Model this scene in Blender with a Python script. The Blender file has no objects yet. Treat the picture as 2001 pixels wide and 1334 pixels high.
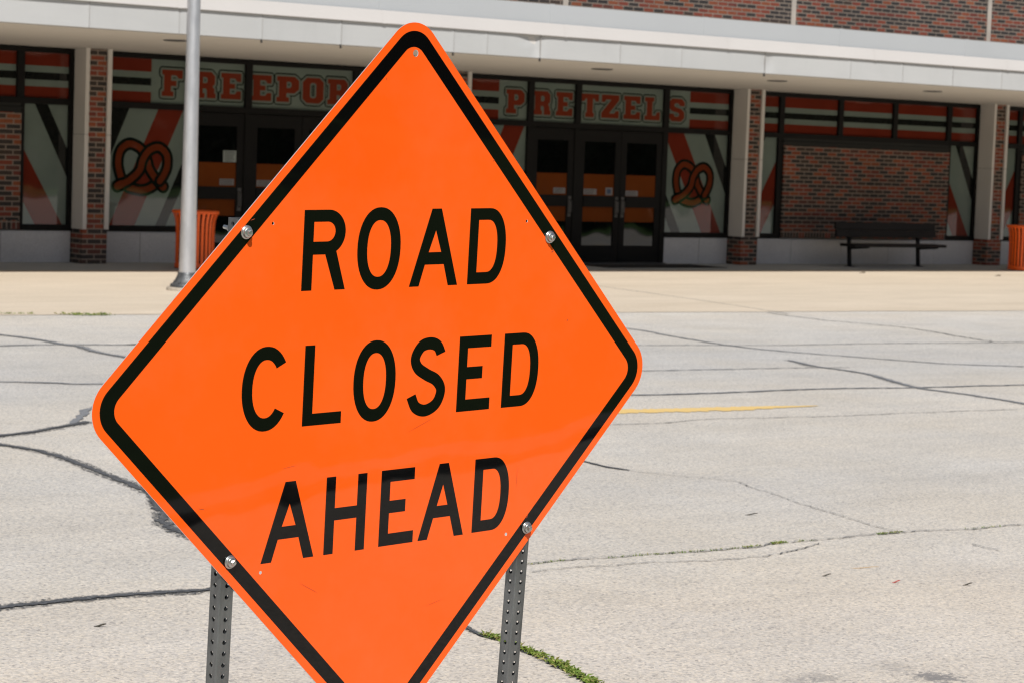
import bpy, bmesh, math, random
import numpy as np
from mathutils import Vector, Matrix
random.seed(7)
SC = bpy.context.scene
COL = SC.collection

# ------------------------------------------------------------------ camera
F_PX, YAW, PITCH, ROLL, H = 4594.8, 0.64244736, -0.079525, 0.03686705, 1.7
fw = Vector((math.sin(YAW)*math.cos(PITCH), math.cos(YAW)*math.cos(PITCH), math.sin(PITCH)))
rt = Vector((math.cos(YAW), -math.sin(YAW), 0)); up = rt.cross(fw)
rt2 = rt*math.cos(ROLL) + up*math.sin(ROLL); up2 = -rt*math.sin(ROLL) + up*math.cos(ROLL)
cd = bpy.data.cameras.new('camera'); cam = bpy.data.objects.new('camera', cd); COL.objects.link(cam)
cd.sensor_fit = 'HORIZONTAL'; cd.sensor_width = 36.0; cd.lens = F_PX/2001*36
cd.clip_start = 0.05; cd.clip_end = 3000
m = Matrix((rt2, up2, -fw)).transposed().to_4x4(); m.translation = Vector((0, 0, H)); cam.matrix_world = m
cd.dof.use_dof = True; cd.dof.focus_distance = 5.55; cd.dof.aperture_fstop = 12.0; cd.dof.aperture_blades = 7
SC.camera = cam

# ------------------------------------------------------------------ world, sun, exposure
SUN = Vector((-0.40, -0.75, 1.0)).normalized()
el = math.asin(SUN.z)
w = bpy.data.worlds.new('World'); SC.world = w; w.use_nodes = True
nt = w.node_tree; nt.nodes.clear()
sky = nt.nodes.new('ShaderNodeTexSky'); sky.sky_type = 'NISHITA'; sky.sun_disc = False
sky.sun_elevation = el; sky.sun_rotation = math.atan2(SUN.x, SUN.y); sky.air_density = 1.0; sky.dust_density = 1.2
bg = nt.nodes.new('ShaderNodeBackground'); bg.inputs['Strength'].default_value = 0.055
wo = nt.nodes.new('ShaderNodeOutputWorld')
nt.links.new(sky.outputs[0], bg.inputs[0]); nt.links.new(bg.outputs[0], wo.inputs[0])
sd = bpy.data.lights.new('sun', 'SUN'); sd.energy = 4.3; sd.angle = math.radians(0.55); sd.color = (1.0, 0.965, 0.91)
so = bpy.data.objects.new('sun', sd); COL.objects.link(so)
so.rotation_euler = (-SUN).to_track_quat('-Z', 'Y').to_euler(); so.location = (0, -5, 30)
SC.view_settings.view_transform = 'Standard'; SC.view_settings.look = 'None'
SC.view_settings.exposure = 0.22; SC.view_settings.gamma = 1.0; SC.view_settings.use_curve_mapping = False
SC.render.engine = 'CYCLES'
SC.cycles.filter_width = 1.15; SC.cycles.max_bounces = 8; SC.cycles.use_denoising = True

# ------------------------------------------------------------------ materials
class NT:
    def __init__(s, name):
        s.m = bpy.data.materials.new(name); s.m.use_nodes = True; s.t = s.m.node_tree; s.t.nodes.clear()
        s.out = s.n('ShaderNodeOutputMaterial'); s.b = s.n('ShaderNodeBsdfPrincipled'); s.l(s.b.outputs[0], s.out.inputs[0])
    def n(s, k, **kw):
        x = s.t.nodes.new(k)
        for a, v in kw.items(): setattr(x, a, v)
        return x
    def l(s, a, b): s.t.links.new(a, b)
    def set(s, **kw):
        for k, v in kw.items():
            i = s.b.inputs[k.replace('_', ' ')]
            i.default_value = (*v, 1) if isinstance(v, tuple) and len(v) == 3 else v
    def pos(s): return s.n('ShaderNodeNewGeometry').outputs['Position']
    def noise(s, scale, detail=4, rough=.55, vec=None, stretch=None):
        x = s.n('ShaderNodeTexNoise'); x.inputs['Scale'].default_value = scale
        x.inputs['Detail'].default_value = detail; x.inputs['Roughness'].default_value = rough
        v = vec or s.pos()
        if stretch:
            mp = s.n('ShaderNodeMapping'); mp.inputs['Scale'].default_value = stretch; s.l(v, mp.inputs[0]); v = mp.outputs[0]
        s.l(v, x.inputs['Vector']); return x.outputs[0]
    def ramp(s, f, stops, interp='LINEAR'):
        r = s.n('ShaderNodeValToRGB'); r.color_ramp.interpolation = interp
        while len(r.color_ramp.elements) < len(stops): r.color_ramp.elements.new(.5)
        for e, (p, c) in zip(r.color_ramp.elements, stops):
            e.position = p; e.color = (*c, 1) if isinstance(c, tuple) else (c, c, c, 1)
        s.l(f, r.inputs[0]); return r.outputs[0]
    def mix(s, f, a, b, mode='MIX'):
        x = s.n('ShaderNodeMix', data_type='RGBA', blend_type=mode)
        for v, i in ((f, 0), (a, 6), (b, 7)):
            if hasattr(v, 'is_output') or isinstance(v, bpy.types.NodeSocket): s.l(v, x.inputs[i])
            elif i == 0: x.inputs[0].default_value = v
            else: x.inputs[i].default_value = (*v, 1) if isinstance(v, tuple) else (v, v, v, 1)
        return x.outputs[2]
    def math(s, op, a, b=0.0, c=None):
        x = s.n('ShaderNodeMath', operation=op)
        for i, v in enumerate((a, b) if c is None else (a, b, c)):
            if isinstance(v, bpy.types.NodeSocket): s.l(v, x.inputs[i])
            else: x.inputs[i].default_value = v
        return x.outputs[0]
    def bump(s, h, strength, dist=.01, target='Normal'):
        x = s.n('ShaderNodeBump'); x.inputs['Strength'].default_value = strength; x.inputs['Distance'].default_value = dist
        s.l(h, x.inputs['Height']); s.l(x.outputs[0], s.b.inputs[target])
    def col(s, c): s.l(c, s.b.inputs['Base Color'])

def simple(name, c, rough=.5, metal=0.0, var=.12, scale=3.0, spec=.5, bump=0, bscale=60):
    t = NT(name); t.set(Roughness=rough, Metallic=metal, Specular_IOR_Level=spec)
    n = t.noise(scale, 5)
    lo = tuple(x*(1-var) for x in c); hi = tuple(min(1, x*(1+var)) for x in c)
    t.col(t.ramp(n, [(.3, lo), (.7, hi)]))
    if bump: t.bump(t.noise(bscale, 3), bump, .004)
    return t.m

def concrete_road():
    t = NT('weathered_concrete'); t.set(Roughness=.88, Specular_IOR_Level=.25)
    p = t.pos()
    # tone across the carriageway: worn wheel tracks run along the street
    sx = t.n('ShaderNodeSeparateXYZ'); t.l(p, sx.inputs[0])
    y = t.math('ADD', sx.outputs[1], t.math('MULTIPLY', sx.outputs[0], .1))
    yn = t.math('ADD', y, t.math('MULTIPLY', t.math('SUBTRACT', t.noise(.55, 3), .5), 1.3))
    f = t.math('DIVIDE', yn, 26.0)
    base = t.ramp(f, [(.0, (.485, .452, .416)), (.27, (.475, .446, .412)), (.32, (.465, .445, .415)), (.38, (.43, .42, .405)), (.46, (.455, .44, .415)),
                      (.53, (.455, .44, .415)), (.585, (.415, .412, .405)), (.64, (.405, .404, .40)), (.70, (.43, .425, .413)), (.80, (.475, .46, .435))])
    patches = t.ramp(t.noise(1.1, 5, .6), [(.3, .93), (.7, 1.06)])
    c = t.mix(1.0, t.mix(1.0, base, (1.14, 1.125, 1.10), 'MULTIPLY'), patches, 'MULTIPLY')
    streak = t.ramp(t.noise(2.2, 4, .6, stretch=(.25, 2.2, 1)), [(.35, .96), (.65, 1.03)])
    c = t.mix(1.0, c, streak, 'MULTIPLY')
    # exposed aggregate: grains of several sizes and tints
    v1 = t.n('ShaderNodeTexVoronoi'); v1.inputs['Scale'].default_value = 105; t.l(p, v1.inputs['Vector'])
    g = t.n('ShaderNodeSeparateColor'); t.l(v1.outputs['Color'], g.inputs[0])
    grain = t.ramp(g.outputs[0], [(.0, (.52, .52, .54)), (.12, (.84, .84, .85)), (.5, (1.0, 1.0, 1.0)), (.8, (1.09, 1.05, .98)), (1, (1.2, 1.18, 1.14))])
    c = t.mix(.85, c, grain, 'MULTIPLY')
    c = t.mix(1.0, c, t.ramp(t.noise(72, 3, .7), [(.28, .58), (.42, .96), (.58, 1.0), (.72, 1.17)]), 'MULTIPLY')
    c = t.mix(1.0, c, t.ramp(t.noise(46, 2, .6), [(.3, .84), (.48, 1.0), (.7, 1.09)]), 'MULTIPLY')
    pit = t.ramp(t.noise(40, 5, .8), [(.335, .25), (.385, 1.0)])
    c = t.mix(.8, c, pit, 'MULTIPLY')
    tint = t.ramp(t.noise(.8, 3), [(.35, (1.0, 1.0, 1.01)), (.65, (1.02, .995, .965))])
    c = t.mix(1.0, c, tint, 'MULTIPLY')
    # old oil marks on the near slab
    for (ax, ay, r, k) in ((5.852, 5.367, .10, .75), (5.49, 5.54, .09, .4), (5.84, 5.56, .10, .25), (5.38, 5.54, .08, .35), (5.75, 6.95, .2, .10), (6.15, 7.2, .3, .08)):
        d = t.n('ShaderNodeVectorMath', operation='DISTANCE'); t.l(p, d.inputs[0]); d.inputs[1].default_value = (ax, ay, 0)
        e = t.math('ADD', t.math('DIVIDE', d.outputs['Value'], r), t.math('MULTIPLY', t.math('SUBTRACT', t.noise(30, 6, .8), .5), 4.2))
        mk = t.ramp(e, [(.45, 1.0), (.9, 0.0)])
        c = t.mix(t.math('MULTIPLY', mk, k), c, (.13, .13, .14))
    t.col(c)
    t.bump(t.math('ADD', t.noise(70, 4, .7), t.math('MULTIPLY', g.outputs[1], .5)), .35, .006)
    return t.m

def concrete_tan():
    t = NT('tan_concrete'); t.set(Roughness=.9, Specular_IOR_Level=.2)
    a = t.ramp(t.noise(.9, 5, .6, stretch=(.35, 1.4, 1)), [(.3, (.53, .45, .35)), (.7, (.60, .515, .41))])
    c = t.mix(1.0, a, t.ramp(t.noise(3.5, 5, .65, stretch=(.3, 1.6, 1)), [(.3, .93), (.7, 1.06)]), 'MULTIPLY')
    c = t.mix(1.0, c, t.ramp(t.noise(28, 4, .7), [(.3, .9), (.55, 1.0), (.8, 1.06)]), 'MULTIPLY')
    c = t.mix(.6, c, t.ramp(t.noise(6, 6, .75), [(.25, .6), (.32, 1.0)]), 'MULTIPLY')
    t.col(c); t.bump(t.noise(60, 4, .7), .2, .004)
    return t.m

def brick(name, bw=.211, bh=.0685, shift=0.0, upright=False, dim=1.0):
    t = NT(name); t.set(Roughness=.85, Specular_IOR_Level=.25)
    sx = t.n('ShaderNodeSeparateXYZ'); t.l(t.pos(), sx.inputs[0])
    u = t.math('ADD', sx.outputs[0], t.math('SUBTRACT', sx.outputs[1], 28.8)); u = t.math('ADD', u, shift)
    cb = t.n('ShaderNodeCombineXYZ'); t.l(u, cb.inputs[0]); t.l(sx.outputs[2], cb.inputs[1])
    b = t.n('ShaderNodeTexBrick'); t.l(cb.outputs[0], b.inputs['Vector'])
    b.inputs['Scale'].default_value = 1; b.inputs['Mortar Size'].default_value = .0088; b.inputs['Mortar Smooth'].default_value = .2
    b.inputs['Brick Width'].default_value = bw; b.inputs['Row Height'].default_value = bh
    b.inputs['Color1'].default_value = (0, 0, 0, 1); b.inputs['Color2'].default_value = (1, 1, 1, 1); b.inputs['Mortar'].default_value = (0, 0, 0, 1)
    b.inputs['Bias'].default_value = 0.0
    if upright: b.offset = 0.0
    D = lambda r, g, q: (r*dim, g*dim, q*dim)
    c = t.ramp(b.outputs['Color'], [(0, D(.048, .043, .042)), (.3, D(.062, .052, .048)), (.5, D(.085, .058, .046)), (.54, D(.20, .057, .043)), (.68, D(.275, .068, .044)), (.86, D(.30, .076, .043)), (1, D(.33, .105, .048))])
    c = t.mix(1.0, c, t.ramp(t.noise(35, 4, .7), [(.3, .75), (.7, 1.2)]), 'MULTIPLY')
    mo = t.mix(t.noise(12), D(.38, .305, .25), D(.30, .245, .20))
    c = t.mix(b.outputs['Fac'], c, mo); c = t.mix(1.0, c, t.ramp(t.noise(.9, 5, .65), [(.3, .78), (.7, 1.16)]), 'MULTIPLY'); t.col(c)
    inv = t.math('SUBTRACT', 1.0, b.outputs['Fac'])
    t.bump(t.math('ADD', inv, t.math('MULTIPLY', t.noise(80, 3), .25)), .6, .006)
    return t.m

def vinyl(name, c, rough=.35):
    # printed film behind plate glass: the clear coat is the glass in front of it
    t = NT(name); t.set(Base_Color=c, Roughness=.6, Specular_IOR_Level=.0, Coat_Weight=1.0, Coat_Roughness=.025, Coat_IOR=1.62)
    t.col(t.ramp(t.noise(2.0, 3), [(.3, tuple(x*.92 for x in c)), (.7, tuple(x*1.08 for x in c))]))
    t.bump(t.noise(1.7, 1, .4), .06, .05, 'Coat Normal')
    return t.m

def fascia_mat():
    t = NT('painted_metal_fascia'); t.set(Roughness=.5, Specular_IOR_Level=.35)
    c = t.ramp(t.noise(.7, 4, .6, stretch=(.5, 1, 1.6)), [(.3, (.425, .432, .432)), (.7, (.475, .48, .478))])
    c = t.mix(1.0, c, t.ramp(t.noise(3, 5, .7, stretch=(1.5, 1, .35)), [(.25, .96), (.5, 1.0)]), 'MULTIPLY')
    t.col(c); t.bump(t.noise(1.3, 2), .12, .03)
    return t.m

def galv(name, c, var=.2, rough=.42, metal=.85):
    t = NT(name); t.set(Metallic=metal)
    n = t.noise(22, 5, .65, stretch=(1, 1, .25))
    t.col(t.ramp(n, [(.3, tuple(x*(1-var) for x in c)), (.7, tuple(x*(1+var) for x in c))]))
    t.l(t.ramp(t.noise(40, 4), [(.3, rough*.8), (.7, rough*1.25)]), t.b.inputs['Roughness'])
    t.bump(t.noise(90, 3), .06, .002)
    return t.m

def pole_mat():
    t = NT('brushed_aluminium_pole'); t.set(Metallic=.75)
    c = t.ramp(t.noise(9, 5, .65, stretch=(1, 1, .35)), [(.3, (.50, .51, .53)), (.7, (.66, .665, .68))])
    sc = t.ramp(t.noise(7, 6, .8, stretch=(1.3, 1.3, .7)), [(.25, .45), (.34, 1.0)])
    t.col(t.mix(.8, c, sc, 'MULTIPLY')); t.set(Roughness=.44)
    t.bump(t.noise(8, 4), .1, .01)
    return t.m

def orange_sheet():
    t = NT('orange_reflective_sheeting'); t.set(Roughness=.6, Specular_IOR_Level=.0, Coat_Weight=1.0, Coat_Roughness=.03, Coat_IOR=1.36)
    c = t.ramp(t.noise(2.2, 4), [(.3, (1.0, .112, .0075)), (.7, (1.0, .120, .0095))])
    scratch = t.ramp(t.noise(30, 6, .8, stretch=(.5, .5, 2.0)), [(.22, .85), (.27, 1.0)])
    c = t.mix(.5, c, scratch, 'MULTIPLY')
    dust = t.ramp(t.noise(3.1, 6, .7), [(.42, 0.0), (.75, .045)]); t.col(t.mix(dust, c, (.85, .45, .3)))
    t.bump(t.noise(1.6, 3, .5), .16, .02, 'Coat Normal')
    return t.m

def film_black():
    t = NT('black_sign_film'); t.set(Base_Color=(.003, .003, .003), Roughness=.6, Specular_IOR_Level=.0, Coat_Weight=1.0, Coat_Roughness=.03, Coat_IOR=1.36)
    t.bump(t.noise(1.6, 3, .5), .16, .02, 'Coat Normal'); return t.m

def tar(name='tar_crack_seal', k=1.0):
    t = NT(name); t.set(Roughness=.75, Specular_IOR_Level=.3)
    t.col(t.ramp(t.noise(60, 5, .75), [(.3, (.045*k, .048*k, .053*k)), (.58, (.10*k, .103*k, .108*k)), (.72, (.3, .29, .28))])); return t.m
def feather():
    t = NT('tar_feathered_edge'); t.set(Roughness=.8, Base_Color=(.085, .088, .093))
    a = t.ramp(t.noise(55, 6, .8), [(.47, 0.0), (.56, .9)], 'LINEAR'); t.l(a, t.b.inputs['Alpha']); return t.m
def hairline():
    t = NT('open_crack'); t.set(Roughness=.95, Specular_IOR_Level=.1)
    t.col(t.ramp(t.noise(26, 5, .75), [(.38, (.11, .108, .105)), (.55, (.26, .255, .245)), (.66, (.45, .43, .41))])); return t.m
def yellow_paint():
    t = NT('worn_yellow_paint'); t.set(Roughness=.8)
    t.col(t.ramp(t.noise(11, 6, .75), [(.29, (.46, .43, .36)), (.41, (.66, .47, .19)), (.7, (.69, .47, .16))])); return t.m
def foliage(name, a, b):
    t = NT(name); t.set(Roughness=.6, Specular_IOR_Level=.3)
    oi = t.noise(9, 3); t.col(t.ramp(oi, [(.3, a), (.7, b)])); return t.m
def granite():
    t = NT('granite_panel'); t.set(Roughness=.6, Specular_IOR_Level=.4)
    c = t.ramp(t.noise(70, 4, .8), [(.3, (.40, .40, .41)), (.5, (.52, .52, .53)), (.7, (.60, .60, .61))])
    c = t.mix(1.0, c, t.ramp(t.noise(1.4, 4), [(.3, .9), (.7, 1.05)]), 'MULTIPLY'); t.col(c); return t.m

M = dict(
    road=concrete_road(), tan=concrete_tan(), brick=brick('brick_blend', dim=.70), brick_up=brick('brick_soldier_course', .0685, .11, 0.0, True, .7),
    brick_shaded=brick('shaded_upper_brick', .211, .0685, .09, False, .55), brick_pier=brick('brick_pier_blend', .211, .0685, .06, False, .85),  # upper wall: shade put into a darker copy of the brick colour
    pale=vinyl('frosted_vinyl', (.165, .205, .18)), red=vinyl('red_vinyl', (.15, .024, .013)), blackv=vinyl('black_vinyl', (.012, .013, .012)),
    brown=vinyl('brown_vinyl', (.145, .030, .011)), outline=vinyl('dark_green_outline_vinyl', (.007, .011, .008)), orangev=vinyl('orange_door_vinyl', (.17, .045, .011)),
    letter=vinyl('letter_red_vinyl', (.185, .032, .015)), ring=vinyl('letter_rim_vinyl', (.15, .18, .155)), glass=vinyl('dark_plate_glass', (.003, .0035, .0035)),
    frame=simple('dark_bronze_frame', (.0085, .008, .0075), .5, 0, .1, 3.0, .12), lintel=simple('painted_lintel', (.022, .023, .021), .6, 0, .1, 3.0, .2),
    precast=simple('white_precast', (.62, .60, .57), .8, 0, .05, 1.5, .2, .15), precast_lo=simple('precast_face', (.50, .485, .46), .85, 0, .07, 1.3, .2, .2),
    soffit=simple('stucco_soffit', (.56, .54, .51), .9, 0, .035, .6, .2), fascia=fascia_mat(), gutter=simple('cream_gutter', (.53, .51, .495), .45, 0, .03, .8),
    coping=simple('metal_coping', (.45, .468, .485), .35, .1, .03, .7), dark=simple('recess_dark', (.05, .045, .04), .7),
    granite=granite(), galv=galv('galvanised_steel_post', (.17, .18, .185), .42, .40, .75), bolt=galv('zinc_bolt', (.50, .52, .51), .25, .33, .9),
    rubber=simple('neoprene_washer', (.22, .22, .21), .5), alu=galv('aluminium_edge', (.86, .86, .86), .05, .4, .6), pole=pole_mat(), scuff=simple('scuffed_sheeting', (.42, .06, .02), .7), footing=simple('footing_concrete', (.36, .31, .25), .9, 0, .2, 12), castbase=galv('cast_base', (.10, .105, .11), .45, .5, .5),
    orange=orange_sheet(), black=film_black(), tar=tar(), crack=hairline(), yellow=yellow_paint(),
    bin=simple('orange_powder_coat', (.95, .135, .014), .4, 0, .06), binliner=simple('bin_liner', (.012, .011, .01), .7),
    bench=simple('dark_brown_plastic', (.013, .0115, .0115), .6, 0, .15, 3.0, .2), benchsteel=simple('black_steel', (.007, .007, .0075), .5, 0, .1, 3.0, .2),
    steel=simple('satin_steel_pull', (.085, .082, .08), .4, .6), paper=simple('paper_notice', (.30, .34, .32), .8, 0, .05, 20), paper_dim=simple('sticker', (.20, .19, .19), .5, 0, .1, 20),
    blue=simple('sticker_blue', (.03, .06, .13), .5), ink=simple('printed_ink', (.06, .065, .065), .7),
    mat=simple('rubber_mat', (.02, .02, .021), .9, 0, .2, 30), weed=foliage('weed_green', (.085, .15, .02), (.21, .27, .05)), weed2=foliage('weed_dry', (.24, .25, .07), (.38, .33, .13)),
    unseen_lawn=foliage('unseen_lawn_green', (.045, .11, .014), (.075, .15, .022)), leafy=foliage('unseen_tree_leaf', (.012, .03, .007), (.035, .062, .012)), unseen_tree_bark=simple('unseen_tree_bark', (.06, .045, .035), .9),
    shade_grey=simple('grey_canopy_shade', (.37, .39, .39), .9, 0, .08, 1.2, .2, .2), unseen_kerb=simple('unseen_kerb_concrete', (.36, .345, .32), .9), twig=simple('dry_twig', (.05, .045, .035), .9, 0, .3, 60), redscrap=simple('red_scrap', (.36, .04, .03), .7),
    strawm=simple('straw_stalk', (.42, .27, .12), .8), leafd=simple('dry_leaf', (.13, .10, .07), .8), joint=simple('sealant_joint', (.33, .29, .25), .8), feather=feather(), tarworn=tar('worn_crack_seal', 2.3), seam=simple('seam_shadow', (.30, .29, .28), .7),
)

# ------------------------------------------------------------------ mesh helpers
class MB:
    def __init__(s): s.v = []; s.f = []; s.mi = []; s.mats = []; s.sm = []
    def mid(s, m):
        m = M[m] if isinstance(m, str) else m
        if m not in s.mats: s.mats.append(m)
        return s.mats.index(m)
    def add(s, vs, fs, m, smooth=False, mx=None):
        o = len(s.v); k = s.mid(m)
        for v in vs:
            v = Vector(v); s.v.append(mx @ v if mx else v)
        for f in fs: s.f.append([i+o for i in f]); s.mi.append(k); s.sm.append(smooth)
    def box(s, x0, x1, y0, y1, z0, z1, m, mx=None, bev=0.0):
        if bev <= 0:
            vs = [(x, y, z) for z in (z0, z1) for y in (y0, y1) for x in (x0, x1)]
            s.add(vs, [(0, 2, 3, 1), (4, 5, 7, 6), (0, 1, 5, 4), (2, 6, 7, 3), (0, 4, 6, 2), (1, 3, 7, 5)], m, False, mx); return
        bm = bmesh.new(); bmesh.ops.create_cube(bm, size=1)
        for v in bm.verts: v.co = Vector(((x0+x1)/2+v.co.x*(x1-x0), (y0+y1)/2+v.co.y*(y1-y0), (z0+z1)/2+v.co.z*(z1-z0)))
        bmesh.ops.bevel(bm, geom=bm.edges[:], offset=bev, segments=2, affect='EDGES', profile=.5)
        bm.verts.index_update(); s.add([v.co.copy() for v in bm.verts], [[v.index for v in f.verts] for f in bm.faces], m, False, mx); bm.free()
    def lathe(s, prof, n, m, mx=None, smooth=True, cap=True):
        vs = []; fs = []
        for r, z in prof:
            for k in range(n):
                a = 2*math.pi*k/n; vs.append((r*math.cos(a), r*math.sin(a), z))
        for i in range(len(prof)-1):
            for k in range(n):
                k2 = (k+1) % n; fs.append((i*n+k, i*n+k2, (i+1)*n+k2, (i+1)*n+k))
        s.add(vs, fs, m, smooth, mx)
        if cap:
            s.add(vs[:n], [list(range(n))[::-1]], m, False, mx); s.add(vs[-n:], [list(range(n))], m, False, mx)
    def tube(s, pts, r, n, m, smooth=True):
        vs = []; fs = []
        for i, p in enumerate(pts):
            p = Vector(p); d = (Vector(pts[min(i+1, len(pts)-1)])-Vector(pts[max(i-1, 0)])).normalized()
            a = d.orthogonal().normalized(); b = d.cross(a)
            rr = r[i] if isinstance(r, (list, tuple)) else r
            for k in range(n):
                t = 2*math.pi*k/n; vs.append(p+a*rr*math.cos(t)+b*rr*math.sin(t))
        for i in range(len(pts)-1):
            for k in range(n):
                k2 = (k+1) % n; fs.append((i*n+k, i*n+k2, (i+1)*n+k2, (i+1)*n+k))
        fs.append(list(range(n))[::-1]); fs.append([(len(pts)-1)*n+k for k in range(n)])
        s.add(vs, fs, m, smooth)
    def shape(s, loops, depth, m, mx=None, side=None):
        """flat outline (outer loops with holes) extruded from z=0 to z=depth"""
        cu = bpy.data.curves.new('outline', 'CURVE'); cu.dimensions = '2D'; cu.fill_mode = 'BOTH'; cu.extrude = depth/2
        for lp in loops:
            sp = cu.splines.new('POLY'); sp.points.add(len(lp)-1); sp.use_cyclic_u = True
            for q, p in zip(sp.points, lp): q.co = (p[0], p[1], 0, 1)
        ob = bpy.data.objects.new('outline', cu); COL.objects.link(ob)
        dg = bpy.context.evaluated_depsgraph_get(); me = bpy.data.meshes.new_from_object(ob.evaluated_get(dg))
        vs = [v.co+Vector((0, 0, depth/2)) for v in me.vertices]
        a = [list(p.vertices) for p in me.polygons if not side or abs(p.normal.z) > .5 and p.normal.z*1 > 0]
        b = [list(p.vertices) for p in me.polygons if side and not (abs(p.normal.z) > .5 and p.normal.z*1 > 0)]
        s.add(vs, a, m, False, mx)
        if b: s.add(vs, b, side, False, mx)
        bpy.data.objects.remove(ob); bpy.data.curves.remove(cu); bpy.data.meshes.remove(me)
    def build(s, name, parent=None, origin=None):
        """origin: world point taken as the object's own origin (top level); children share their thing's origin"""
        off = Vector(origin) if origin is not None else Vector((0, 0, 0))
        if parent is not None:
            q = parent
            while q is not None: off = off + Vector(q.location); q = q.parent
        me = bpy.data.meshes.new(name); me.from_pydata([v-off for v in s.v], [], s.f)
        for mm in s.mats: me.materials.append(mm)
        for p, k, sm in zip(me.polygons, s.mi, s.sm): p.material_index = k; p.use_smooth = sm
        me.update(); o = bpy.data.objects.new(name, me); COL.objects.link(o)
        if parent is not None: o.parent = parent
        elif origin is not None: o.location = off
        return o

def tag(o, label, cat, group=None):
    o['label'] = label; o['category'] = cat
    if group: o['group'] = group
    return o
def structure(o): o['kind'] = 'structure'; return o
def empty(name, loc, label, cat, group=None):
    o = bpy.data.objects.new(name, None); COL.objects.link(o); o.location = loc; o.empty_display_size = .2
    return tag(o, label, cat, group)
def copy_tree(o, parent=None):
    c = o.copy(); COL.objects.link(c)
    if parent is not None: c.parent = parent
    for ch in list(o.children): copy_tree(ch, c)
    return c

# ------------------------------------------------------------------ setting: ground
EDGE = lambda x: 20.62-.0926*(x-9.384)
b = MB(); b.add([(-400, -400, 0), (400, -400, 0), (400, 400, 0), (-400, 400, 0)], [(0, 1, 2, 3)], 'road'); structure(b.build('road'))
b = MB(); n = 120; vs = []; fs = []
for i in range(n+1):
    x = -60+160*i/n; vs += [(x, EDGE(x)+random.uniform(-.02, .02), .004), (x, 29.3, .004)]
for i in range(n): fs.append((2*i, 2*i+2, 2*i+3, 2*i+1))
b.add(vs, fs, 'tan'); structure(b.build('forecourt'))
b = MB(); n = 60; vs = []; fs = []  # grey strip painting the canopy's shade onto the forecourt floor
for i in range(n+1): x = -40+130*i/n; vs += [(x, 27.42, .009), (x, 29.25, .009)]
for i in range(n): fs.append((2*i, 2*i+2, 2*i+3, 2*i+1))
b.add(vs, fs, 'shade_grey'); structure(b.build('canopy_shade_strip'))
b = MB(); b.add([(-120, -90, .04), (160, -90, .04), (160, 2.1-.0926*160, .04), (-120, 2.1+.0926*120, .04)], [(0, 1, 2, 3)], 'unseen_lawn')  # unseen grass, added only to be mirrored in glass and sign
structure(b.build('unseen_lawn'))
b = MB()  # unseen edging stones, added only for the reflections
for i in range(70):
    x0 = -120+4*i; y0 = 2.1-.0926*x0; a = math.atan(-.0926)
    mx = Matrix.Translation((x0, y0, 0)) @ Matrix.Rotation(a, 4, 'Z'); b.box(0, 4.0, 0, .16, 0, .045, 'unseen_kerb', mx)
structure(b.build('unseen_kerb'))

# ------------------------------------------------------------------ setting: cracks, joints, paint
def catmull(pts, step=.06):
    P = [Vector((p[0], p[1], 0)) for p in pts]; P = [2*P[0]-P[1]]+P+[2*P[-1]-P[-2]]; out = []
    for i in range(1, len(P)-2):
        k = max(2, int((P[i+1]-P[i]).length/step))
        for j in range(k):
            t = j/k; a, bq, c, d = P[i-1], P[i], P[i+1], P[i+2]
            q = .5*((2*bq)+(c-a)*t+(2*a-5*bq+4*c-d)*t*t+(3*bq-a-3*c+d)*t**3); out.append(q)
    out.append(P[-2]); return out
def ribbon(mb, pts, wd, m, z=.005, rough=.35, wob=.0, step=.05, taper=False):
    q = catmull(pts, step); vs = []; fs = []; drift = 0
    for i, p in enumerate(q):
        d = (q[min(i+1, len(q)-1)]-q[max(i-1, 0)]).normalized(); nrm = Vector((-d.y, d.x, 0))
        drift = .8*drift+random.uniform(-wob, wob); p = p+nrm*drift
        e = 1.0
        if taper: e = max(.08, min(1, 6*min(i, len(q)-1-i)/len(q)))
        if m == 'yellow': e = min(1, .12+5*(len(q)-1-i)/len(q))
        a = wd/2*e*(1+random.uniform(-rough, rough)); c = wd/2*e*(1+random.uniform(-rough, rough))
        vs += [p+nrm*a+Vector((0, 0, z)), p-nrm*c+Vector((0, 0, z))]
    for i in range(len(q)-1): fs.append((2*i+1, 2*i+3, 2*i+2, 2*i))
    mb.add(vs, fs, m)
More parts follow.
